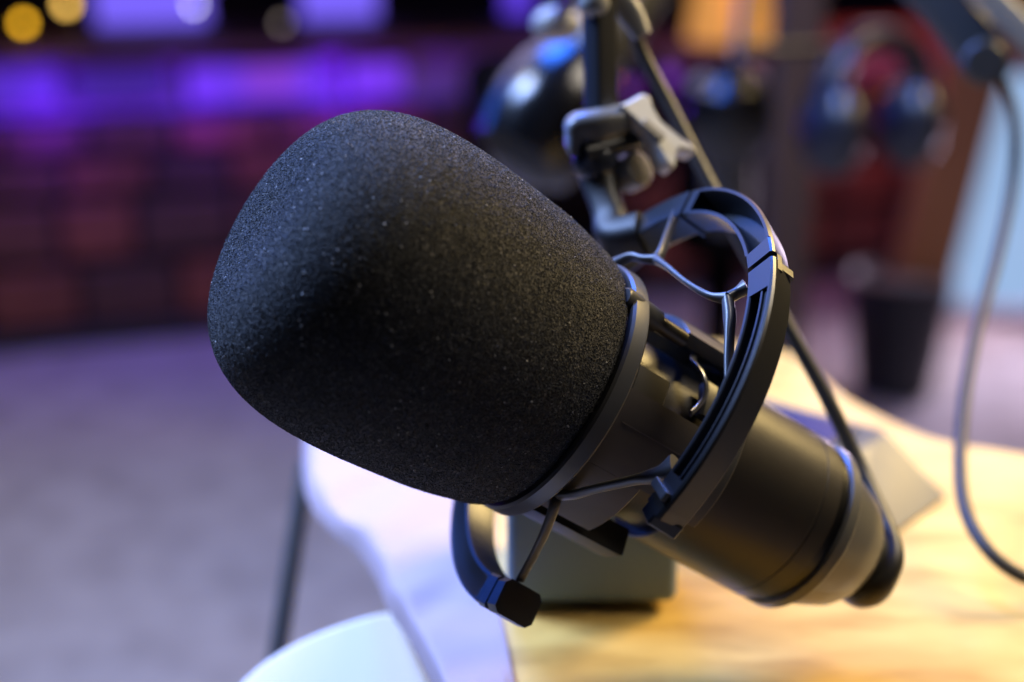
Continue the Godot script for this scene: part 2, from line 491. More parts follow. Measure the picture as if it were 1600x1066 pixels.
# ------------------------------------------------------------------ the table and what lies on it
func table() -> void:
	var wood := mat(Color(0.88, 0.59, 0.17), 0.34, 0.0, 0.6)
	wood.albedo_texture = noise_tex(FastNoiseLite.TYPE_SIMPLEX, 0.008, 4, [[0.0, 0.5, 1.0], [Color(0.66, 0.58, 0.48), Color(0.9, 0.87, 0.82), Color(1, 1, 1)]], 512, 31)
	wood.uv1_triplanar = true
	wood.uv1_scale = Vector3(3.0, 3.0, 9.0)
	var t := thing("wooden_table", "varnished pale wood table with a wavy natural edge", "table")
	var out := PackedVector2Array([Vector2(-0.0826, -0.5680), Vector2(-0.0740, -0.5131), Vector2(-0.0627, -0.4879), Vector2(-0.0503, -0.4689), Vector2(-0.0420, -0.4464), Vector2(-0.0366, -0.4278), Vector2(-0.0280, -0.4064), Vector2(-0.0168, -0.3703), Vector2(-0.0035, -0.3319), Vector2(0.0325, -0.3046), Vector2(0.1137, -0.3046), Vector2(0.1916, -0.3319), Vector2(0.2805, -0.5205), Vector2(0.2396, -0.5468), Vector2(0.2171, -0.5586), Vector2(0.1885, -0.5724), Vector2(0.1763, -0.5891), Vector2(0.1612, -0.6219), Vector2(0.1538, -0.6581), Vector2(0.1429, -0.6919), Vector2(0.1007, -0.7090), Vector2(0.0334, -0.7057), Vector2(-0.0328, -0.6898), Vector2(-0.0663, -0.6414)])
	var fine := PackedVector2Array()
	var n := out.size()
	for i in n:
		for k in 5:
			fine.append(out[i].cubic_interpolate(out[(i + 1) % n], out[(i - 1 + n) % n], out[(i + 2) % n], k / 5.0))
	var flip := PackedVector2Array()
	for p in fine:
		flip.append(Vector2(p.x, -p.y))
	var st := begin()
	plate(st, flip, 0.014, Transform3D(Basis(Vector3.RIGHT, Vector3(0, 0, -1), Vector3.UP), Vector3(0, 0.743, 0)), 0.005)
	put("tabletop", st, wood, t)
	var metal := mat(Color(0.10, 0.10, 0.105), 0.4, 0.3)
	var la: Vector3 = Vector3(-0.0907, 0.7355, -0.5798)
	var lb: Vector3 = Vector3(-0.1003, 0.6617, -0.5275)
	for p in [[la, la + (lb - la) * ((la.y - 0.004) / (la.y - lb.y))], [Vector3(0.25, 0.7355, -0.54), Vector3(0.34, 0.0, -0.62)], [Vector3(0.30, 0.7355, -0.30), Vector3(0.36, 0.0, -0.24)], [Vector3(0.03, 0.7355, -0.33), Vector3(0.0, 0.0, -0.28)]]:
		st = begin()
		rod(st, p[0], p[1], 0.0042, 14)
		put("leg", st, metal, t)
	# lilac cloth added to stand for the pale glare on the table's left end
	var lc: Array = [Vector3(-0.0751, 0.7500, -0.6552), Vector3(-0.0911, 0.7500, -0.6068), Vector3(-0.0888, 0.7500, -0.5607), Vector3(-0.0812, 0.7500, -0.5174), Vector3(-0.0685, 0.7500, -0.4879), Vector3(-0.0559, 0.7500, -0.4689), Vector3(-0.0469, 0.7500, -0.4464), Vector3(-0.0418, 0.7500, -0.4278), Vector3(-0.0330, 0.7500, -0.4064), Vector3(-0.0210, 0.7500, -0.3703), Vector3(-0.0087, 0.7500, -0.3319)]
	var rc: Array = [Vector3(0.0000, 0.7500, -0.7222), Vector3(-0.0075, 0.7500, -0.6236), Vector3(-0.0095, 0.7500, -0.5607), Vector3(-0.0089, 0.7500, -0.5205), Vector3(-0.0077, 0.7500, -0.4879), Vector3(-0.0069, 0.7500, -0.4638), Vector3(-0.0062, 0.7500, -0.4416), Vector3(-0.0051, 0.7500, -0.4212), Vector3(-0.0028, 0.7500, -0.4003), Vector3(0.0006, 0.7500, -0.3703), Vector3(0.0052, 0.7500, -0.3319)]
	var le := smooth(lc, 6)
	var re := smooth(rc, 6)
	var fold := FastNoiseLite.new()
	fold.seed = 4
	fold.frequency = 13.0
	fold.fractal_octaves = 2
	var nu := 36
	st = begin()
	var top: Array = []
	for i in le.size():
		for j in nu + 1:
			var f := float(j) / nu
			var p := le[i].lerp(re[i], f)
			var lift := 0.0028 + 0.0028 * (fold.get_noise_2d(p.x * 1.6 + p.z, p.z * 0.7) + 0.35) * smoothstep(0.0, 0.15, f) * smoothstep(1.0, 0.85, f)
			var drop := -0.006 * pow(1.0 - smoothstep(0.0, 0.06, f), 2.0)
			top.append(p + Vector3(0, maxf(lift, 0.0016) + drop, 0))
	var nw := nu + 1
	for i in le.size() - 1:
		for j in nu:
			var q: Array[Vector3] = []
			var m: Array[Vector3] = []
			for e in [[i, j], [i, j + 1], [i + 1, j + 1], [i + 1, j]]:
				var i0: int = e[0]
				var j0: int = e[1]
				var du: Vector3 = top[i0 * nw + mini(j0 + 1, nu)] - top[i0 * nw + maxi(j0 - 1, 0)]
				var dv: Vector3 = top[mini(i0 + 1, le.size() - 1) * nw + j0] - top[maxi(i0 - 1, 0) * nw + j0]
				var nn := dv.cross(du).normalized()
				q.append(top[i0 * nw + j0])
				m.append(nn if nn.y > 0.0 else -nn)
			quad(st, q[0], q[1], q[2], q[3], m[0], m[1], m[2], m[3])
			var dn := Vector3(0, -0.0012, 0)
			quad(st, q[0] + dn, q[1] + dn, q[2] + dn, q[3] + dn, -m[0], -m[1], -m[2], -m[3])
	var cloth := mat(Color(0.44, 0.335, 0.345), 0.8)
	tag(put("glare_cloth", st, cloth), "pale pinkish lilac cloth added in place of glare on the left end of the wooden table", "cloth")
	# grey box under the microphone
	var grey := mat(Color(0.15, 0.215, 0.26), 0.45)
	var b := thing("grey_box", "small grey metal box standing on table below the microphone", "box", Transform3D(Basis(), Vector3(0.0262, 0.7525, -0.4430)))
	st = begin()
	rbox(st, Vector3(0.0560, 0.058, 0.052), 0.0035, Transform3D(Basis(), Vector3(0, 0.030, 0)))
	put("case", st, grey, b)
	st = begin()
	rbox(st, Vector3(0.050, 0.004, 0.046), 0.001, Transform3D(Basis(), Vector3(0, 0.0610, 0)))
	put("lid", st, mat(Color(0.05, 0.06, 0.08), 0.35), b)
	# wedge shaped grey device behind the microphone
	var c0: Vector3 = Vector3(0.1702, 0.7500, -0.5094)
	var d0: Vector3 = Vector3(0.1402, 0.7500, -0.4753)
	var wx := (c0 - d0).normalized()
	var wz := wx.cross(Vector3.UP)
	var g := thing("grey_device", "grey device with a sloped front and top coloured blue like reflected light lying behind the microphone", "device", Transform3D(Basis(wx, Vector3.UP, wz), d0 + Vector3(0, 0.001, 0)))
	var pr := PackedVector2Array([Vector2(0, 0), Vector2(-0.024, 0.018), Vector2(-0.029, 0.0205), Vector2(-0.150, 0.0205), Vector2(-0.150, 0.0)])
	st = begin()
	plate(st, pr, (c0 - d0).length() + 0.05, Transform3D(Basis(Vector3(0, 0, 1), Vector3.UP, Vector3(-1, 0, 0)), Vector3(-0.025 + (c0 - d0).length() / 2.0, 0, 0)), 0.002)
	put("case", st, mat(Color(0.10, 0.105, 0.105), 0.36), g)
	st = begin()
	rbox(st, Vector3((c0 - d0).length() + 0.03, 0.002, 0.11), 0.0008, Transform3D(Basis(), Vector3((c0 - d0).length() / 2.0 - 0.025, 0.0217, -0.090)))
	put("glass_top", st, mat(Color(0.01, 0.025, 0.10), 0.25), g)  # blue reflection put into the colour of the dark top
	# white chair whose leaning back shows at the lower edge
	var white := mat(Color(0.94, 0.87, 0.79), 0.35)
	var fr: Transform3D = Transform3D(Vector3(0.9988, 0.0400, 0.0300), Vector3(0.0000, 0.6000, -0.8000), Vector3(-0.0499, 0.7990, 0.5993), Vector3(-0.0574, 0.7212, -0.4416))
	var ch := thing("white_chair", "glossy white moulded chair back at bottom edge beside table", "chair", Transform3D(Basis(), Vector3(fr.origin.x, 0.0, fr.origin.z)))
	fr.origin -= ch.position
	var shape := PackedVector2Array()
	var edge: Array = []
	for q in [Vector2(-0.0440, -0.0402), Vector2(-0.0375, -0.0161), Vector2(-0.0325, -0.0088), Vector2(-0.0237, -0.0014), Vector2(-0.0106, 0.0055), Vector2(0.0028, 0.0103), Vector2(0.0118, 0.0126), Vector2(0.0164, 0.0122), Vector2(0.0202, 0.0082), Vector2(0.0242, -0.0005), Vector2(0.0319, -0.0165), Vector2(0.0447, -0.0417)]:
		edge.append(Vector3(q.x, q.y, 0))
	for v in smooth(edge, 4):
		shape.append(Vector2(v.x, v.y))
	st = begin()
	plate(st, shape, 0.012, fr, 0.0018)
	put("backrest", st, white, ch)
	var foot: Vector3 = fr * Vector3(0.02, -0.17, 0)
	st = begin()
	rbox(st, Vector3(0.26, 0.025, 0.26), 0.012, Transform3D(Basis(), Vector3(foot.x, 0.43, foot.z + 0.10)))
	put("seat", st, white, ch)
	for sx in [-0.10, 0.10]:
		st = begin()
		rod(st, fr * Vector3(0.02 + sx * 0.4, -0.13, -0.008), Vector3(foot.x + sx, 0.44, foot.z), 0.008, 12)
		put("back_bar", st, metal, ch)
		for sz in [0.0, 0.20]:
			st = begin()
			rod(st, Vector3(foot.x + sx, 0.418, foot.z + sz), Vector3(foot.x + sx * 1.15, 0.002, foot.z + sz), 0.01, 12)
			put("leg", st, metal, ch)

# ------------------------------------------------------------------ far things, out of focus
func guest_mic(label: String, c: Vector3, r: float, up: Vector3, top: Vector3) -> void:
	var y := up.normalized()
	var x := y.cross(Vector3(0, 0, 1)).normalized()
	var o := thing("background_microphone", label, "microphone", Transform3D(Basis(x, y, x.cross(y)), c), "microphones across the table")
	var st := begin()
	lathe(st, [0.0, r * 0.45, r * 0.8, r * 0.97, r, r * 0.93, r * 0.75, r * 0.55], [-r * 1.15, -r * 1.08, -r * 0.85, -r * 0.4, 0.0, r * 0.5, r * 0.9, r * 1.05], 36)
	put("windscreen", st, mat(Color(0.003, 0.003, 0.0035), 0.20), o)
	st = begin()
	lathe(st, [0.0, r * 0.56, r * 0.56, r * 0.5, 0.0], [r * 0.8, r * 0.85, r * 2.6, r * 2.8, r * 2.8], 32)
	put("body", st, mat(Color(0.02, 0.02, 0.022), 0.4), o)
	st = begin()
	var i := o.transform.affine_inverse()
	rod(st, i * (c + y * r * 2.0 + Vector3(0, 0, -r * 0.5)), i * top, 0.007, 14)
	put("boom_arm", st, mat(Color(0.02, 0.02, 0.02), 0.4), o)

func chair(label: String, p: Vector3, turn: float, wd: float, ht: float, base: float) -> void:
	var leather := mat(Color(0.004, 0.0035, 0.0035), 0.75)
	leather.metallic_specular = 0.03
	var o := thing("black_chair", label, "chair", Transform3D(Basis(Vector3.UP, turn), p), "black padded chairs behind the table")
	var st := begin()
	rbox(st, Vector3(wd, ht - base, 0.09), 0.035, Transform3D(Basis(Vector3.RIGHT, deg_to_rad(-6)), Vector3(0, (ht + base) / 2.0, 0)))
	put("backrest", st, leather, o)
	st = begin()
	rbox(st, Vector3(wd * 0.96, 0.09, 0.46), 0.035, Transform3D(Basis(), Vector3(0, 0.45, -0.24)))
	put("seat", st, leather, o)
	st = begin()
	rod(st, Vector3(0, 0.40, -0.24), Vector3(0, 0.06, -0.24), 0.03)
	put("column", st, leather, o)
	for k in 5:
		st = begin()
		var u := TAU * k / 5.0
		rod(st, Vector3(0, 0.06, -0.24), Vector3(0.28 * cos(u), 0.03, -0.24 + 0.28 * sin(u)), 0.02, 12)
		put("foot", st, leather, o)

func background() -> void:
	chair("black padded chair behind the boom stand", Vector3(0.0723, 0.0000, -2.0000), 0.1, 0.28, 0.75, 0.56)
	chair("black padded chair below the orange lamp", Vector3(0.3398, 0.0000, -2.1500), -0.1, 0.18, 0.72, 0.50)
	guest_mic("black foam microphone with a blue highlight behind the boom stand", Vector3(0.0229, 0.8506, -0.8202), 0.038, Vector3(0.5, 0.7, -0.4), Vector3(0.0856, 0.9929, -1.0031))
	guest_mic("black foam microphone below the orange lamp", Vector3(0.1898, 0.7828, -1.2502), 0.040, Vector3(0.1, -0.9, -0.3), Vector3(0.2568, 0.9875, -1.5796))
	# orange lamp
	var o := thing("table_lamp", "glowing orange lamp shade at top behind the microphones", "lamp", Transform3D(Basis(), Vector3(0.3982, 0.7480, -2.6584)))
	var st := begin()
	lathe(st, [0.070, 0.078, 0.060, 0.055], [-0.05, -0.05, 0.12, 0.12], 32)
	put("lamp_shade", st, glow(Color(0.85, 0.36, 0.06), 0.8), o)
	st = begin()
	lathe(st, [0.0, 0.06, 0.05, 0.012, 0.012, 0.0], [-0.78, -0.77, -0.74, -0.70, 0.02, 0.02], 24)
	put("lamp_stand", st, mat(Color(0.02, 0.02, 0.02), 0.4), o)
	omni("orange_lamp", o.position + Vector3(0, 0.03, 0.13), Color(1.0, 0.5, 0.15), 0.05, 0.05)
	# headphones on a dark post
	var black := mat(Color(0.012, 0.012, 0.014), 0.28)
	var pm := mat(Color(0.028, 0.012, 0.006), 0.7)
	var pb: Vector3 = Vector3(0.3387, 0.6931, -1.7200)
	o = thing("dark_post", "dark brown wooden post standing right of the shock mount ring", "post", Transform3D(Basis(), Vector3(pb.x, 0, pb.z)))
	st = begin()
	rbox(st, Vector3(0.055, 1.4, 0.055), 0.006, Transform3D(Basis(), Vector3(0, 0.7, 0)))
	put("shaft", st, pm, o)
	st = begin()
	rbox(st, Vector3(0.20, 0.03, 0.20), 0.006, Transform3D(Basis(), Vector3(0, 0.016, 0)))
	put("foot", st, pm, o)
	var hp: Vector3 = Vector3(0.3690, 0.7698, -1.4563)
	o = thing("headphones", "black headphones with blue highlights hanging beside the wooden post", "headphones", Transform3D(Basis(Vector3(0, 1, 0), 0.5), hp))
	st = begin()
	var band: Array = []
	for k in 13:
		var u := PI * k / 12.0
		band.append(Vector3(-0.062 * cos(u), 0.062 * sin(u), 0))
	tube(st, smooth(band, 3), [0.010], [0.018], Vector3(0, 0, 1), 14, 3.0)
	put("headband", st, black, o)
	for sx in [-1.0, 1.0]:
		st = begin()
		ball(st, Vector3(sx * 0.052, -0.030, 0), Vector3(0.026, 0.050, 0.044))
		put("ear_cup", st, black, o)
	st = begin()
	rod(st, Vector3(-0.16, 0.055, -0.02), Vector3(0.02, 0.048, 0.0), 0.006, 10)
	put("hook", st, black, o)
	# amber wooden post in a black pot
	var q: Vector3 = Vector3(0.7625, 0.0000, -2.5995)
	o = thing("black_planter", "black tub on the floor holding an amber wooden post", "planter", Transform3D(Basis(), q + Vector3(0, 0, -0.08)))
	st = begin()
	lathe(st, [0.0, 0.068, 0.074, 0.102, 0.104, 0.098, 0.090, 0.0], [0.002, 0.002, 0.01, 0.235, 0.245, 0.245, 0.225, 0.225], 40)
	put("tub", st, mat(Color(0.006, 0.006, 0.008), 0.5), o)
	o = thing("wooden_post", "amber brown wooden post rising from the black tub", "post", Transform3D(Basis(Vector3(0, 0, 1), deg_to_rad(-9.0)), q + Vector3(0.035, 0.240, -0.08)))
	st = begin()
	rbox(st, Vector3(0.115, 0.95, 0.05), 0.008, Transform3D(Basis(), Vector3(0, 0.476, 0)))
	put("shaft", st, mat(Color(0.30, 0.105, 0.026), 0.6), o)
	st = begin()
	rbox(st, Vector3(0.13, 0.03, 0.065), 0.006, Transform3D(Basis(), Vector3(0, 0.968, 0)))
	put("cap", st, mat(Color(0.12, 0.05, 0.02), 0.6), o)
	# pale blue window at the right
	o = thing("bright_window", "bright pale blue window at the right edge", "window", Transform3D(Basis(Vector3.UP, deg_to_rad(-6)), Vector3(1.0992, 0.3419, -3.0000)))
	st = begin()
	rbox(st, Vector3(0.30, 0.50, 0.02), 0.004)
	put("pane", st, glow(Color(0.31, 0.48, 0.76), 1.0), o)
	var fm := mat(Color(0.35, 0.36, 0.42), 0.5)
	for f in [[Vector3(-0.164, 0, 0), Vector3(0.026, 0.56, 0.03)], [Vector3(0.164, 0, 0), Vector3(0.026, 0.56, 0.03)], [Vector3(0, -0.266, 0), Vector3(0.30, 0.028, 0.03)], [Vector3(0, 0.266, 0), Vector3(0.30, 0.028, 0.03)]]:
		st = begin()
		rbox(st, f[1], 0.004, Transform3D(Basis(), f[0]))
		put("frame", st, fm, o)
	area("window_daylight", o.position + Vector3(0.0, 0.0, 0.06), o.position + Vector3(-0.4, -0.7, 1.0), Vector2(0.28, 0.48), Color(0.95, 0.85, 0.98), 1.0)

# ------------------------------------------------------------------ shock mount
func shock_mount() -> void:
	var plastic := satin_black(Color(0.018, 0.018, 0.019), 0.34, 40.0)
	var gloss := satin_black(Color(0.016, 0.017, 0.02), 0.34, 40.0)
	var soft := satin_black(Color(0.065, 0.063, 0.060), 0.38, 40.0)
	var o := thing("shock_mount", "black open ring shock mount with thin lyre arms around the microphone", "shock mount", Transform3D(Vector3(0.547125, 0.796083, -0.258663), Vector3(-0.776155, 0.598201, 0.199347), Vector3(0.313429, 0.091695, 0.945174), Vector3(0.0237, 0.8444, -0.3733)))
	var D := PI / 180.0
	var ri := 0.0582
	var ro := 0.0673
	# near arc: a solid bar with a long slot cut in its front face
	var solid := PackedVector2Array([Vector2(ri + 0.0012, -0.0105), Vector2(ro - 0.0045, -0.0105), Vector2(ro - 0.0030, -0.0095), Vector2(ro, -0.0012), Vector2(ro - 0.0002, -0.0004), Vector2(ro - 0.0008, 0.0), Vector2(ri + 0.0006, 0.0), Vector2(ri, -0.0006), Vector2(ri, -0.0093)])
	var s0 := ri + 0.0017
	var s1 := ro - 0.0016
	var mid := s0 + 0.0036
	var slotted := PackedVector2Array([Vector2(ri + 0.0012, -0.0105), Vector2(ro - 0.0045, -0.0105), Vector2(ro - 0.0030, -0.0095), Vector2(ro, -0.0012), Vector2(ro - 0.0002, -0.0004), Vector2(ro - 0.0008, 0.0), Vector2(s1 + 0.0003, 0.0), Vector2(s1, -0.0003), Vector2(s1, -0.0010), Vector2(mid + 0.0006, -0.0010), Vector2(mid + 0.0005, -0.0003), Vector2(mid - 0.0001, -0.0003), Vector2(mid - 0.0002, -0.0076), Vector2(s0, -0.0076), Vector2(s0, -0.0003), Vector2(s0 - 0.0003, 0.0), Vector2(ri + 0.0006, 0.0), Vector2(ri, -0.0006), Vector2(ri, -0.0093)])
	var st := begin()
	sweep(st, solid, true, 38.6 * D, 47.5 * D, 10, true)
	sweep(st, slotted, true, 47.5 * D, 96.5 * D, 56, false)
	sweep(st, solid, true, 96.5 * D, 105.5 * D, 12, true)
	put("frame_arc", st, plastic, o)
	# upper arc: open channel between two thin walls
	var chan := PackedVector2Array([Vector2(ri + 0.0012, -0.0105), Vector2(ro - 0.0045, -0.0105), Vector2(ro - 0.0030, -0.0095), Vector2(ro, -0.0012), Vector2(ro - 0.0003, 0.0), Vector2(ro - 0.0011, 0.0), Vector2(ro - 0.0014, -0.0005), Vector2(ro - 0.0040, -0.0085), Vector2(ri + 0.0016, -0.0085), Vector2(ri + 0.0014, -0.0005), Vector2(ri + 0.0012, 0.0), Vector2(ri + 0.0002, 0.0), Vector2(ri, -0.0006), Vector2(ri, -0.0093)])
	st = begin()
	sweep(st, solid, true, 31.5 * D, 36.8 * D, 6, true)
	sweep(st, chan, true, -13.0 * D, 31.5 * D, 40, false)
	sweep(st, solid, true, -16.5 * D, -13.0 * D, 4, true)
	put("frame_arc", st, plastic, o)
	# far arc running behind the microphone round to the lower left
	st = begin()
	sweep(st, solid, true, 170.6 * D, 173.0 * D, 4, true)
	sweep(st, chan, true, 173.0 * D, 300.0 * D, 90, false)
	sweep(st, solid, true, 300.0 * D, 341.0 * D, 30, true)
	put("frame_arc", st, gloss, o)
	# clips that close the three gaps
	st = begin()
	sweep(st, rect(ri + 0.0006, ro - 0.0016, -0.0098, -0.0016), true, 36.6 * D, 38.9 * D, 3, true)
	put("frame_clip", st, gloss, o)
	st = begin()
	sweep(st, rect(ro - 0.0040, ro - 0.0004, -0.0042, -0.0020, 0.0003), true, 36.2 * D, 41.2 * D, 5, true)
	put("clip_tab", st, plastic, o)
	st = begin()
	sweep(st, rect(ri - 0.0005, ro - 0.0004, -0.0112, 0.0006), true, 341.6 * D, 343.2 * D, 3, true)
	put("frame_clip", st, gloss, o)
	# block at the lower end of the near arc
	st = begin()
	rbox(st, Vector3(0.0066, 0.0090, 0.0040), 0.0007, Transform3D(Basis(Vector3.UP, -106.0 * D), Vector3(0.0622 * cos(106.6 * D), -0.0048, 0.0622 * sin(106.6 * D))))
	put("end_block", st, plastic, o)
	st = begin()
	rbox(st, Vector3(0.0088, 0.0016, 0.0026), 0.0004, Transform3D(Basis(Vector3.UP, -101.0 * D), Vector3(0.0618 * cos(101.0 * D), 0.0008, 0.0618 * sin(101.0 * D))))
	put("end_lip", st, soft, o)
	# block at the lower end of the far arc
	st = begin()
	sweep(st, rect(ri - 0.0002, ro + 0.0002, -0.0118, 0.0006, 0.0008), true, 166.6 * D, 170.2 * D, 5, true)
	put("end_block", st, soft, o)
	st = begin()
	sweep(st, rect(ri - 0.0004, ro + 0.0004, -0.0118, 0.0008, 0.0016), true, 161.2 * D, 165.4 * D, 6, true)
	put("end_block", st, soft, o)
	# lyres: springy flat arms
	var hold: Transform3D = o.transform.affine_inverse() * (Transform3D(Vector3(0.500604, 0.823307, -0.267509), Vector3(-0.810643, 0.554258, 0.188828), Vector3(0.303732, 0.122326, 0.944872), Vector3(0.0217, 0.8399, -0.3718)) as Transform3D)
	var upper_arm: Array = [Vector3(0.0392, 0.0070, 0.0011), Vector3(0.0375, 0.0090, -0.0022), Vector3(0.0360, 0.0110, -0.0069)]
	upper_arm.append(hold * ring3(Vector2(0.0372, 0.0120), -20 * D))
	lyre(o, soft, [[[Vector3(0.0433, -0.0030, 0.0348), Vector3(0.0405, -0.0020, 0.0339), Vector3(0.0379, 0.0000, 0.0348)], [0.0024, 0.0012, 0.0013]], [[Vector3(0.0200, -0.0040, 0.0508), Vector3(0.0244, -0.0030, 0.0470), Vector3(0.0295, -0.0020, 0.0428), Vector3(0.0340, -0.0010, 0.0390), Vector3(0.0379, 0.0000, 0.0348)], [0.0007, 0.0008, 0.0009, 0.0015, 0.0013]], [[Vector3(0.0379, 0.0000, 0.0348), Vector3(0.0363, 0.0020, 0.0301), Vector3(0.0368, 0.0040, 0.0192), Vector3(0.0384, 0.0060, 0.0084), Vector3(0.0392, 0.0070, 0.0011)], [0.0015, 0.0009, 0.0008, 0.0009, 0.0013]], [upper_arm, [0.0013, 0.0009, 0.0010, 0.0022]], [[Vector3(0.0392, 0.0070, 0.0011), Vector3(0.0423, 0.0060, -0.0014), Vector3(0.0485, 0.0030, -0.0106), Vector3(0.0577, -0.0020, -0.0252), Vector3(0.0618, -0.0040, -0.0313)], [0.0013, 0.0008, 0.0006, 0.0006, 0.0010]]])
	lyre(o, soft, [[[Vector3(-0.0052, -0.0030, 0.0541), Vector3(-0.0095, -0.0020, 0.0509), Vector3(-0.0147, 0.0000, 0.0446), Vector3(-0.0215, 0.0030, 0.0369), Vector3(-0.0267, 0.0040, 0.0295), Vector3(-0.0289, 0.0050, 0.0237)], [0.0034, 0.0019, 0.0009, 0.0008, 0.0009, 0.0016]], [[Vector3(-0.0289, 0.0050, 0.0237), Vector3(-0.0293, 0.0080, 0.0231), Vector3(-0.0295, 0.0100, 0.0221)], [0.0016, 0.0009, 0.0009]], [[Vector3(-0.0289, 0.0050, 0.0237), Vector3(-0.0319, 0.0040, 0.0252), Vector3(-0.0388, 0.0010, 0.0227), Vector3(-0.0464, -0.0020, 0.0190), Vector3(-0.0546, -0.0040, 0.0164)], [0.0016, 0.0010, 0.0008, 0.0006, 0.0006]]])
	# cradle round the microphone
	var m: Transform3D = Transform3D(Vector3(0.500604, 0.823307, -0.267509), Vector3(-0.810643, 0.554258, 0.188828), Vector3(0.303732, 0.122326, 0.944872), Vector3(0.0217, 0.8399, -0.3718))
	var c := o.transform.affine_inverse() * m
	st = begin()
	sweep(st, rect(0.0345, 0.0380, 0.0090, 0.0145, 0.0007), true, -100.0 * D, 200.0 * D, 90, true, c)
	put("clamp_ring", st, soft, o)
	st = begin()
	sweep(st, rect(0.0312, 0.0345, -0.0270, 0.0086, 0.0005), true, 73.0 * D, 110.0 * D, 24, true, c)
	sweep(st, rect(0.0312, 0.0344, -0.0100, 0.0084, 0.0005), true, 110.2 * D, 147.0 * D, 24, true, c)
	put("cradle", st, satin_black(Color(0.060, 0.050, 0.043), 0.50), o)
	st = begin()
	sweep(st, rect(0.0345, 0.0348, -0.0190, 0.0060, 0.0001), true, 87.6 * D, 88.2 * D, 2, true, c)
	put("seam", st, mat(Color(0.09, 0.075, 0.07), 0.4), o)
	st = begin()
	sweep(st, rect(0.0270, 0.0352, -0.0235, 0.0086, 0.0006), true, 152.0 * D, 196.0 * D, 16, true, c)
	put("cradle_foot", st, mat(Color(0.008, 0.008, 0.009), 0.5), o)
	st = begin()
	sweep(st, rect(0.0268, 0.0300, -0.0330, -0.0272, 0.0006), true, -60.0 * D, 118.0 * D, 72, true, c)
	put("rear_hoop", st, soft, o)
	st = begin()
	sweep(st, rect(0.0300, 0.0342, -0.0285, -0.0080, 0.0006), true, -70.0 * D, 24.0 * D, 50, true, c)
	put("cradle_plate", st, soft, o)
	st = begin()
	sweep(st, rect(0.0275, 0.0310, -0.0050, 0.0060, 0.0006), true, 58.0 * D, 73.5 * D, 8, true, c)
	put("inner_block", st, soft, o)
	st = begin()
	sweep(st, rect(0.0252, 0.0290, -0.0225, -0.0175, 0.0008), true, 40.0 * D, 62.0 * D, 10, true, c)
	put("retaining_tab", st, gloss, o)
	st = begin()
	rod(st, c * ring3(Vector2(0.0348, -0.0245), 80 * D), c * ring3(Vector2(0.0354, -0.0245), 80 * D), 0.0016)
	put("screw", st, mat(Color(0.3, 0.3, 0.3), 0.3, 0.9), o)
	# rods from the clamp ring back along the body
	st = begin()
	rod(st, c * ring3(Vector2(0.0355, 0.0165), 34 * D), c * ring3(Vector2(0.0335, 0.0035), 31 * D), 0.0034)
	put("rod_boss", st, soft, o)
	st = begin()
	rod(st, c * ring3(Vector2(0.0335, 0.0040), 31 * D), c * ring3(Vector2(0.0325, -0.0070), 29 * D), 0.0024)
	put("cradle_rod", st, mat(Color(0.10, 0.095, 0.09), 0.3, 0.6), o)
	st = begin()
	var band: Array = []
	for k in 12:
		var u := (2.0 + 64.0 * k / 11.0) * D
		band.append(c * ring3(Vector2(0.0300 + 0.0010 * sin(k * 1.1), -0.0150 - 0.0020 * sin(k * 0.9)), u))
	tube(st, smooth(band, 4), [0.0006], [0.0012], c.basis.y, 10)
	put("spring_clip", st, mat(Color(0.25, 0.25, 0.27), 0.25, 0.8), o)
	# swivel arm from the ring up to the stand
	var r0 := Vector3(0.0625 * cos(-40 * D), -0.004, 0.0625 * sin(-40 * D))
	st = begin()
	tube(st, smooth([r0, Vector3(0.0429, 0.0001, -0.0465), Vector3(0.0471, 0.0019, -0.0537), Vector3(0.0522, 0.0057, -0.0596), Vector3(0.0573, 0.0101, -0.0635)], 6), [0.006, 0.0058, 0.0052, 0.0060], [0.007, 0.007, 0.006, 0.006], Vector3(0, 1, 0), 18, 3.0)
	put("swivel_arm", st, satin_black(Color(0.010, 0.010, 0.011), 0.55), o)

func lyre(parent: Node3D, m: Material, arms: Array) -> void:
	var st := begin()
	for a in arms:
		var w: Array = a[1]
		var b: Array = []
		for x in w:
			b.append(0.0012 + x * 0.35)
		tube(st, smooth(a[0], 8), w, b, Vector3(0, 1, 0), 14, 2.6)
	put("lyre", st, m, parent)

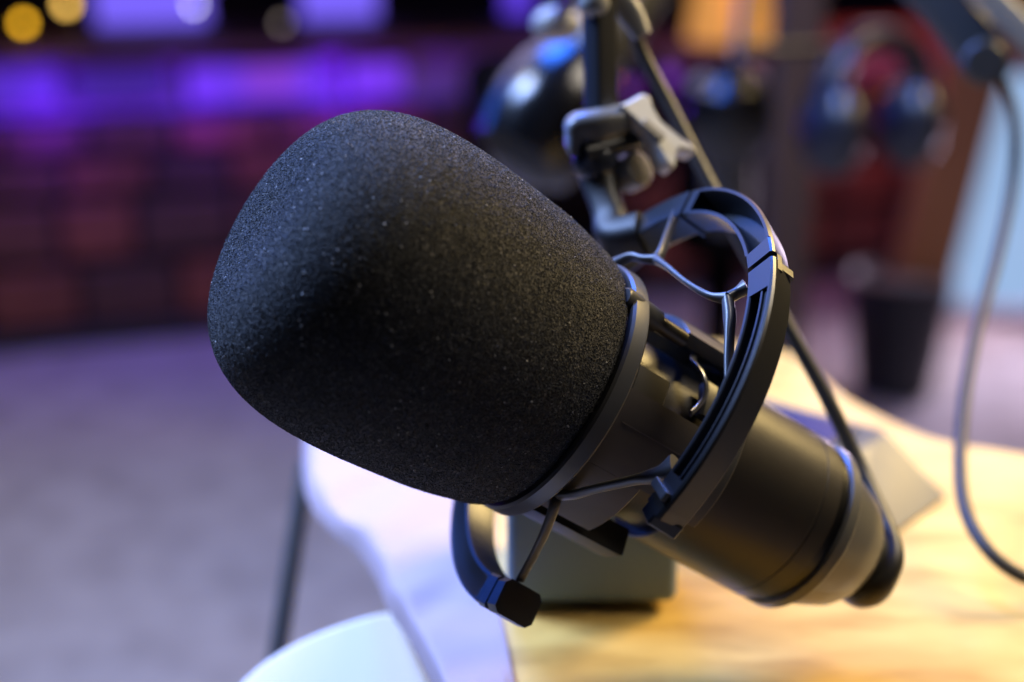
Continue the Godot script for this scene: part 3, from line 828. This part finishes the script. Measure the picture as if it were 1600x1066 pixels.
# ------------------------------------------------------------------ microphone
func microphone() -> void:
	var o := thing("studio_microphone", "black studio microphone with a large rounded foam windscreen", "microphone", Transform3D(Vector3(0.500604, 0.823307, -0.267509), Vector3(-0.810643, 0.554258, 0.188828), Vector3(0.303732, 0.122326, 0.944872), Vector3(0.0217, 0.8399, -0.3718)))
	# foam windscreen
	var foam := mat(Color(1, 1, 1), 0.95)
	var grain := noise_tex(FastNoiseLite.TYPE_CELLULAR, 0.095, 1, [[0.0, 0.45, 0.72, 0.90, 1.0], [Color(0.002, 0.002, 0.002), Color(0.010, 0.010, 0.010), Color(0.024, 0.023, 0.023), Color(0.055, 0.053, 0.050), Color(0.12, 0.11, 0.10)]], 1024, 11)
	(grain.noise as FastNoiseLite).cellular_return_type = FastNoiseLite.RETURN_CELL_VALUE
	foam.albedo_texture = grain
	foam.heightmap_enabled = false
	foam.uv1_triplanar = true
	foam.uv1_scale = Vector3.ONE * 18.0
	foam.normal_enabled = true
	var nt := noise_tex(FastNoiseLite.TYPE_CELLULAR, 0.095, 2, [], 1024, 11)
	nt.as_normal_map = true
	nt.bump_strength = 7.0
	foam.normal_texture = nt
	foam.normal_scale = 1.0
	foam.rim_enabled = true
	foam.rim = 0.15
	foam.rim_tint = 0.5
	var R: Array = [0.03000, 0.03400, 0.03696, 0.03896, 0.03976, 0.04010, 0.04047, 0.04084, 0.04120, 0.04154, 0.04184, 0.04211, 0.04234, 0.04254, 0.04271, 0.04285, 0.04299, 0.04311, 0.04323, 0.04334, 0.04346, 0.04357, 0.04368, 0.04379, 0.04389, 0.04398, 0.04405, 0.04410, 0.04413, 0.04414, 0.04412, 0.04407, 0.04397, 0.04383, 0.04362, 0.04333, 0.04295, 0.04245, 0.04182, 0.04104, 0.04009, 0.03896, 0.03765, 0.03614, 0.03445, 0.03257, 0.03054, 0.02837, 0.02608, 0.02371, 0.02129, 0.01883, 0.01637, 0.01393, 0.01151, 0.00914, 0.00681, 0.00452, 0.00225, 0.00000]
	var Y: Array = [-0.02934, -0.03204, -0.03184, -0.03004, -0.02784, -0.02577, -0.02379, -0.02188, -0.02001, -0.01818, -0.01637, -0.01457, -0.01280, -0.01104, -0.00929, -0.00756, -0.00583, -0.00412, -0.00240, -0.00069, 0.00103, 0.00277, 0.00452, 0.00630, 0.00810, 0.00993, 0.01180, 0.01371, 0.01567, 0.01767, 0.01973, 0.02184, 0.02401, 0.02624, 0.02852, 0.03086, 0.03323, 0.03562, 0.03802, 0.04039, 0.04272, 0.04497, 0.04710, 0.04908, 0.05089, 0.05250, 0.05388, 0.05503, 0.05594, 0.05661, 0.05707, 0.05733, 0.05743, 0.05741, 0.05729, 0.05713, 0.05697, 0.05682, 0.05672, 0.05669]
	var p := PackedVector2Array()
	# the foam turns in at its open rear end
	var r0: float = R[0]
	var y0: float = Y[0]
	for i in range(R.size()):
		p.append(Vector2(R[i], Y[i]))
	var st := begin()
	sweep(st, p, false, 0, TAU, 128)
	var w := put("windscreen", st, foam, o)
	w.transform = Transform3D(Vector3(0.999975, -0.006612, 0.002477), Vector3(0.006235, 0.991515, 0.129842), Vector3(-0.003315, -0.129823, 0.991532), Vector3(-0.0003, 0.0488, -0.0001))
	# the open cells of the foam: tiny facets all over its surface
	var area_sum := PackedFloat32Array()
	var total := 0.0
	for i in p.size() - 1:
		total += (p[i].x + p[i + 1].x) * 0.5 * p[i].distance_to(p[i + 1])
		area_sum.append(total)
	var cell := begin()
	var tips: Array[Vector3] = [Vector3(1, 0.1, 0), Vector3(-0.9, 0, 0.2), Vector3(0.1, 1, 0), Vector3(0, -0.8, 0.1), Vector3(0, 0.1, 1.1), Vector3(0.1, 0, -0.9)]
	for f in [[0, 2, 4], [2, 1, 4], [1, 3, 4], [3, 0, 4], [2, 0, 5], [1, 2, 5], [3, 1, 5], [0, 3, 5]]:
		var nn: Vector3 = (tips[f[0]] + tips[f[1]] + tips[f[2]]).normalized()
		tri(cell, tips[f[0]], tips[f[1]], tips[f[2]], nn, nn, nn)
	var mm := MultiMesh.new()
	mm.transform_format = MultiMesh.TRANSFORM_3D
	mm.use_colors = true
	mm.mesh = cell.commit()
	var count := 110000
	mm.instance_count = count
	for k in count:
		var pick := rng.randf() * total
		var i := area_sum.bsearch(pick)
		i = mini(i, p.size() - 2)
		var q := p[i].lerp(p[i + 1], rng.randf())
		var tn := (p[i + 1] - p[i]).normalized()
		var u := rng.randf() * TAU
		var size := 0.00012 + 0.00016 * rng.randf()
		var b := Basis.from_euler(Vector3(rng.randf() * TAU, rng.randf() * TAU, rng.randf() * TAU)).scaled(Vector3.ONE * size)
		mm.set_instance_transform(k, Transform3D(b, ring3(q + Vector2(tn.y, -tn.x) * 0.00004, u)))
		var g := 0.018 + 0.05 * pow(rng.randf(), 3.0)
		if rng.randf() < 0.025:  # sparkles: glints put into the colour of a few facets
			g += 0.12
		if rng.randf() < 0.006:
			g += 0.30
			mm.set_instance_transform(k, Transform3D(b.scaled(Vector3.ONE * 1.5), ring3(q + Vector2(tn.y, -tn.x) * 0.00004, u)))
		mm.set_instance_color(k, Color(g, g * 0.97, g * 0.94))
	var gm := mat(Color(1, 1, 1), 0.7)
	gm.vertex_color_use_as_albedo = true
	var gi := MultiMeshInstance3D.new()
	gi.name = "foam_cells"
	gi.multimesh = mm
	gi.material_override = gm
	gi.set_meta("kind", "stuff")
	w.add_child(gi, true)
	# rear lip of the capsule grille under the foam
	st = begin()
	sweep(st, rect(0.0265, 0.0343, 0.0150, 0.0260, 0.0008), true, 0, TAU, 72)
	put("grille_collar", st, mat(Color(0.006, 0.006, 0.008), 0.35), o)
	# body
	var paint := satin_black(Color(0.026, 0.022, 0.019), 0.40, 24.0)
	st = begin()
	lathe(st, [0.0255, 0.0265, 0.0265, 0.0263, 0.0263, 0.0265, 0.0265, 0.0262, 0.0235, 0.0235, 0.0], [-0.0715, -0.0708, -0.0655, -0.0652, -0.0648, -0.0645, -0.0290, -0.0286, -0.0284, 0.0200, 0.0200], 96)
	put("body", st, paint, o)
	st = begin()
	lathe(st, [0.0, 0.0252, 0.0252, 0.0], [-0.0745, -0.0745, -0.0712, -0.0712], 96)
	put("groove_ring", st, mat(Color(0.004, 0.004, 0.005), 0.3), o)
	st = begin()
	lathe(st, [0.0, 0.0130, 0.0160, 0.0188, 0.0212, 0.0234, 0.0240, 0.0258, 0.0265, 0.0265, 0.0255], [-0.0990, -0.0990, -0.0980, -0.0945, -0.0880, -0.0810, -0.0790, -0.0790, -0.0783, -0.0752, -0.0745], 96)
	put("end_cap", st, satin_black(Color(0.11, 0.107, 0.10), 0.35, 24.0), o)
	st = begin()
	lathe(st, [0.0, 0.0100, 0.0112, 0.0115, 0.0115], [-0.1060, -0.1060, -0.1055, -0.1045, -0.0985], 40)
	put("socket", st, mat(Color(0.05, 0.05, 0.05), 0.35, 0.5), o)

# ------------------------------------------------------------------ boom stand and joints
func boom() -> void:
	var black := satin_black(Color(0.016, 0.016, 0.018), 0.30)
	var satin := satin_black(Color(0.26, 0.26, 0.25), 0.36)
	var o := thing("boom_stand", "black boom stand with a pale wing knob holding the shock mount", "boom stand")
	var st := begin()
	tube(st, PackedVector3Array([Vector3(0.0275, 0.9706, -0.4764), Vector3(0.0281, 0.9374, -0.4656), Vector3(0.0288, 0.9032, -0.4545)]), [0.0044], [0.0044], Vector3(-0.82, 0, 0.57), 32, 6.0)
	put("post", st, black, o)
	# forked clamp
	st = begin()
	tube(st, smooth([Vector3(0.0194, 0.8984, -0.4456), Vector3(0.0190, 0.9005, -0.4452), Vector3(0.0197, 0.9031, -0.4450), Vector3(0.0211, 0.9058, -0.4448), Vector3(0.0271, 0.9064, -0.4450), Vector3(0.0340, 0.9080, -0.4487), Vector3(0.0377, 0.9091, -0.4522)], 6), [0.0018, 0.0022, 0.0030, 0.0048, 0.0052, 0.0040, 0.0030], [0.005], Vector3(0, 0.3, 1), 18, 3.2)
	put("clamp_fork", st, satin_black(Color(0.11, 0.11, 0.11), 0.32), o)
	st = begin()
	ball(st, Vector3(0.0264, 0.8951, -0.4456), Vector3(0.0075, 0.0075, 0.0075))
	put("ball_joint", st, mat(Color(0.02, 0.022, 0.03), 0.2), o)
	st = begin()
	rod(st, Vector3(0.0230, 0.8985, -0.4404), Vector3(0.0407, 0.9019, -0.4499), 0.0030)
	put("clamp_bolt", st, black, o)
	st = begin()
	rod(st, Vector3(0.0359, 0.8895, -0.4501), Vector3(0.0405, 0.8932, -0.4450), 0.0062)
	put("spacer", st, satin, o)
	# wing knob: hourglass plate with concave flanks
	var fc: Vector3 = Vector3(0.0428, 0.9032, -0.4461)
	var bx := Vector3(0.98, 0.0, -0.2).normalized()
	var bz := Vector3(0.34, 0.54, 0.77).normalized()
	var by := bz.cross(bx).normalized()
	bx = by.cross(bz)
	var k := 0.000205
	var pl := PackedVector2Array()
	var outl: Array = []
	for q in [[962, 172], [985, 160], [1004, 150], [1017, 154], [1021, 172], [1032, 196], [1052, 214], [1078, 232], [1081, 244], [1068, 243], [1054, 240], [1047, 250], [1044, 266], [1036, 271], [1026, 262], [1017, 240], [1004, 216], [984, 194]]:
		outl.append(Vector3((q[0] - 1012) * k, -(q[1] - 212) * k, 0))
	outl.append(outl[0])
	for v in smooth(outl, 3):
		pl.append(Vector2(v.x, v.y))
	pl.remove_at(pl.size() - 1)
	st = begin()
	plate(st, pl, 0.0075, Transform3D(Basis(bx, by, bz), fc), 0.0009)
	put("wing_knob", st, satin_black(Color(0.62, 0.62, 0.60), 0.40), o)
	st = begin()
	rbox(st, Vector3(0.0085, 0.0030, 0.0010), 0.0004, Transform3D(Basis(bx, by, bz) * Basis(Vector3(0, 0, 1), deg_to_rad(-42)), fc + bz * 0.0042))
	put("knob_inlay", st, mat(Color(0.20, 0.19, 0.17), 0.5), o)
	# upper joint and arm
	st = begin()
	ball(st, Vector3(0.0261, 0.9428, -0.4632), Vector3(0.0050, 0.0050, 0.0050))
	put("joint_cap", st, satin, o)
	st = begin()
	tube(st, smooth([Vector3(0.0291, 0.9546, -0.4775), Vector3(0.0337, 0.9451, -0.4744), Vector3(0.0386, 0.9383, -0.4733), Vector3(0.0426, 0.9314, -0.4721)], 6), [0.004, 0.0044, 0.0042, 0.0030], [0.004], Vector3(0, 0, 1), 18, 3.0)
	put("side_arm", st, satin, o)
	st = begin()
	ball(st, Vector3(0.0195, 0.9199, -0.6324), Vector3(0.011, 0.008, 0.008))
	put("counter_knob", st, satin, o)
	st = begin()
	rod(st, Vector3(0.0198, 0.9229, -0.6229), Vector3(0.0279, 0.9562, -0.4864), 0.003, 12)
	put("knob_stem", st, black, o)
	# arm entering at the upper right corner
	var a := thing("corner_boom", "dark boom arm entering at the upper right corner", "boom arm")
	st = begin()
	tube(st, PackedVector3Array([Vector3(0.1784, 0.9465, -0.6831), Vector3(0.1985, 0.9242, -0.6653), Vector3(0.2121, 0.9053, -0.6539)]), [0.011], [0.011], Vector3(0, 0, 1), 18, 4.0)
	put("lower_arm", st, mat(Color(0.03, 0.03, 0.032), 0.35), a)
	st = begin()
	tube(st, PackedVector3Array([Vector3(0.1930, 0.9481, -0.6520), Vector3(0.2128, 0.9286, -0.6457), Vector3(0.2384, 0.9043, -0.6378)]), [0.0062], [0.0062], Vector3(0, 0, 1), 18, 4.0)
	put("upper_arm", st, satin, a)
	st = begin()
	rod(st, Vector3(0.2183, 0.8997, -0.6626), Vector3(0.2083, 0.9033, -0.6323), 0.0105, 24)
	put("arm_joint", st, mat(Color(0.03, 0.03, 0.03), 0.4), a)

func cables() -> void:
	var rubber := satin_black(Color(0.030, 0.028, 0.026), 0.45)
	var st := begin()
	tube(st, smooth([Vector3(0.0392, 0.9360, -0.4799), Vector3(0.0436, 0.9247, -0.4804), Vector3(0.0534, 0.9068, -0.4746), Vector3(0.0648, 0.8853, -0.4634), Vector3(0.0766, 0.8643, -0.4482), Vector3(0.0887, 0.8432, -0.4350), Vector3(0.0998, 0.8239, -0.4245), Vector3(0.1094, 0.8045, -0.4140), Vector3(0.1136, 0.7946, -0.4003), Vector3(0.1151, 0.7895, -0.3902), Vector3(0.1137, 0.7851, -0.3836), Vector3(0.1096, 0.7798, -0.3808), Vector3(0.1053, 0.7760, -0.3838), Vector3(0.1028, 0.7769, -0.3903)], 8), [0.0021, 0.0023, 0.0023, 0.0024, 0.0024, 0.0025, 0.0027, 0.0034, 0.0050, 0.0060], [0.0021, 0.0023, 0.0023, 0.0024, 0.0024, 0.0025, 0.0027, 0.0034, 0.0050, 0.0060], Vector3(0, 0, 1), 16)
	tag(put("microphone_cable", st, rubber), "black cable running from the boom stand down to the microphone's rear end", "cable")
	st = begin()
	tube(st, smooth([Vector3(0.2145, 0.9015, -0.6474), Vector3(0.2191, 0.8914, -0.6336), Vector3(0.2213, 0.8733, -0.6225), Vector3(0.2178, 0.8503, -0.6098), Vector3(0.2043, 0.8262, -0.5809), Vector3(0.1864, 0.8070, -0.5431), Vector3(0.1722, 0.7930, -0.5070), Vector3(0.1608, 0.7815, -0.4718), Vector3(0.1567, 0.7725, -0.4478), Vector3(0.1596, 0.7663, -0.4300), Vector3(0.1694, 0.7605, -0.4229), Vector3(0.1863, 0.7558, -0.4214)], 8), [0.0024], [0.0024], Vector3(0, 0, 1), 16)
	tag(put("hanging_cable", st, satin_black(Color(0.010, 0.010, 0.011), 0.55)), "grey cable hanging from the boom arm in a loop at right", "cable")
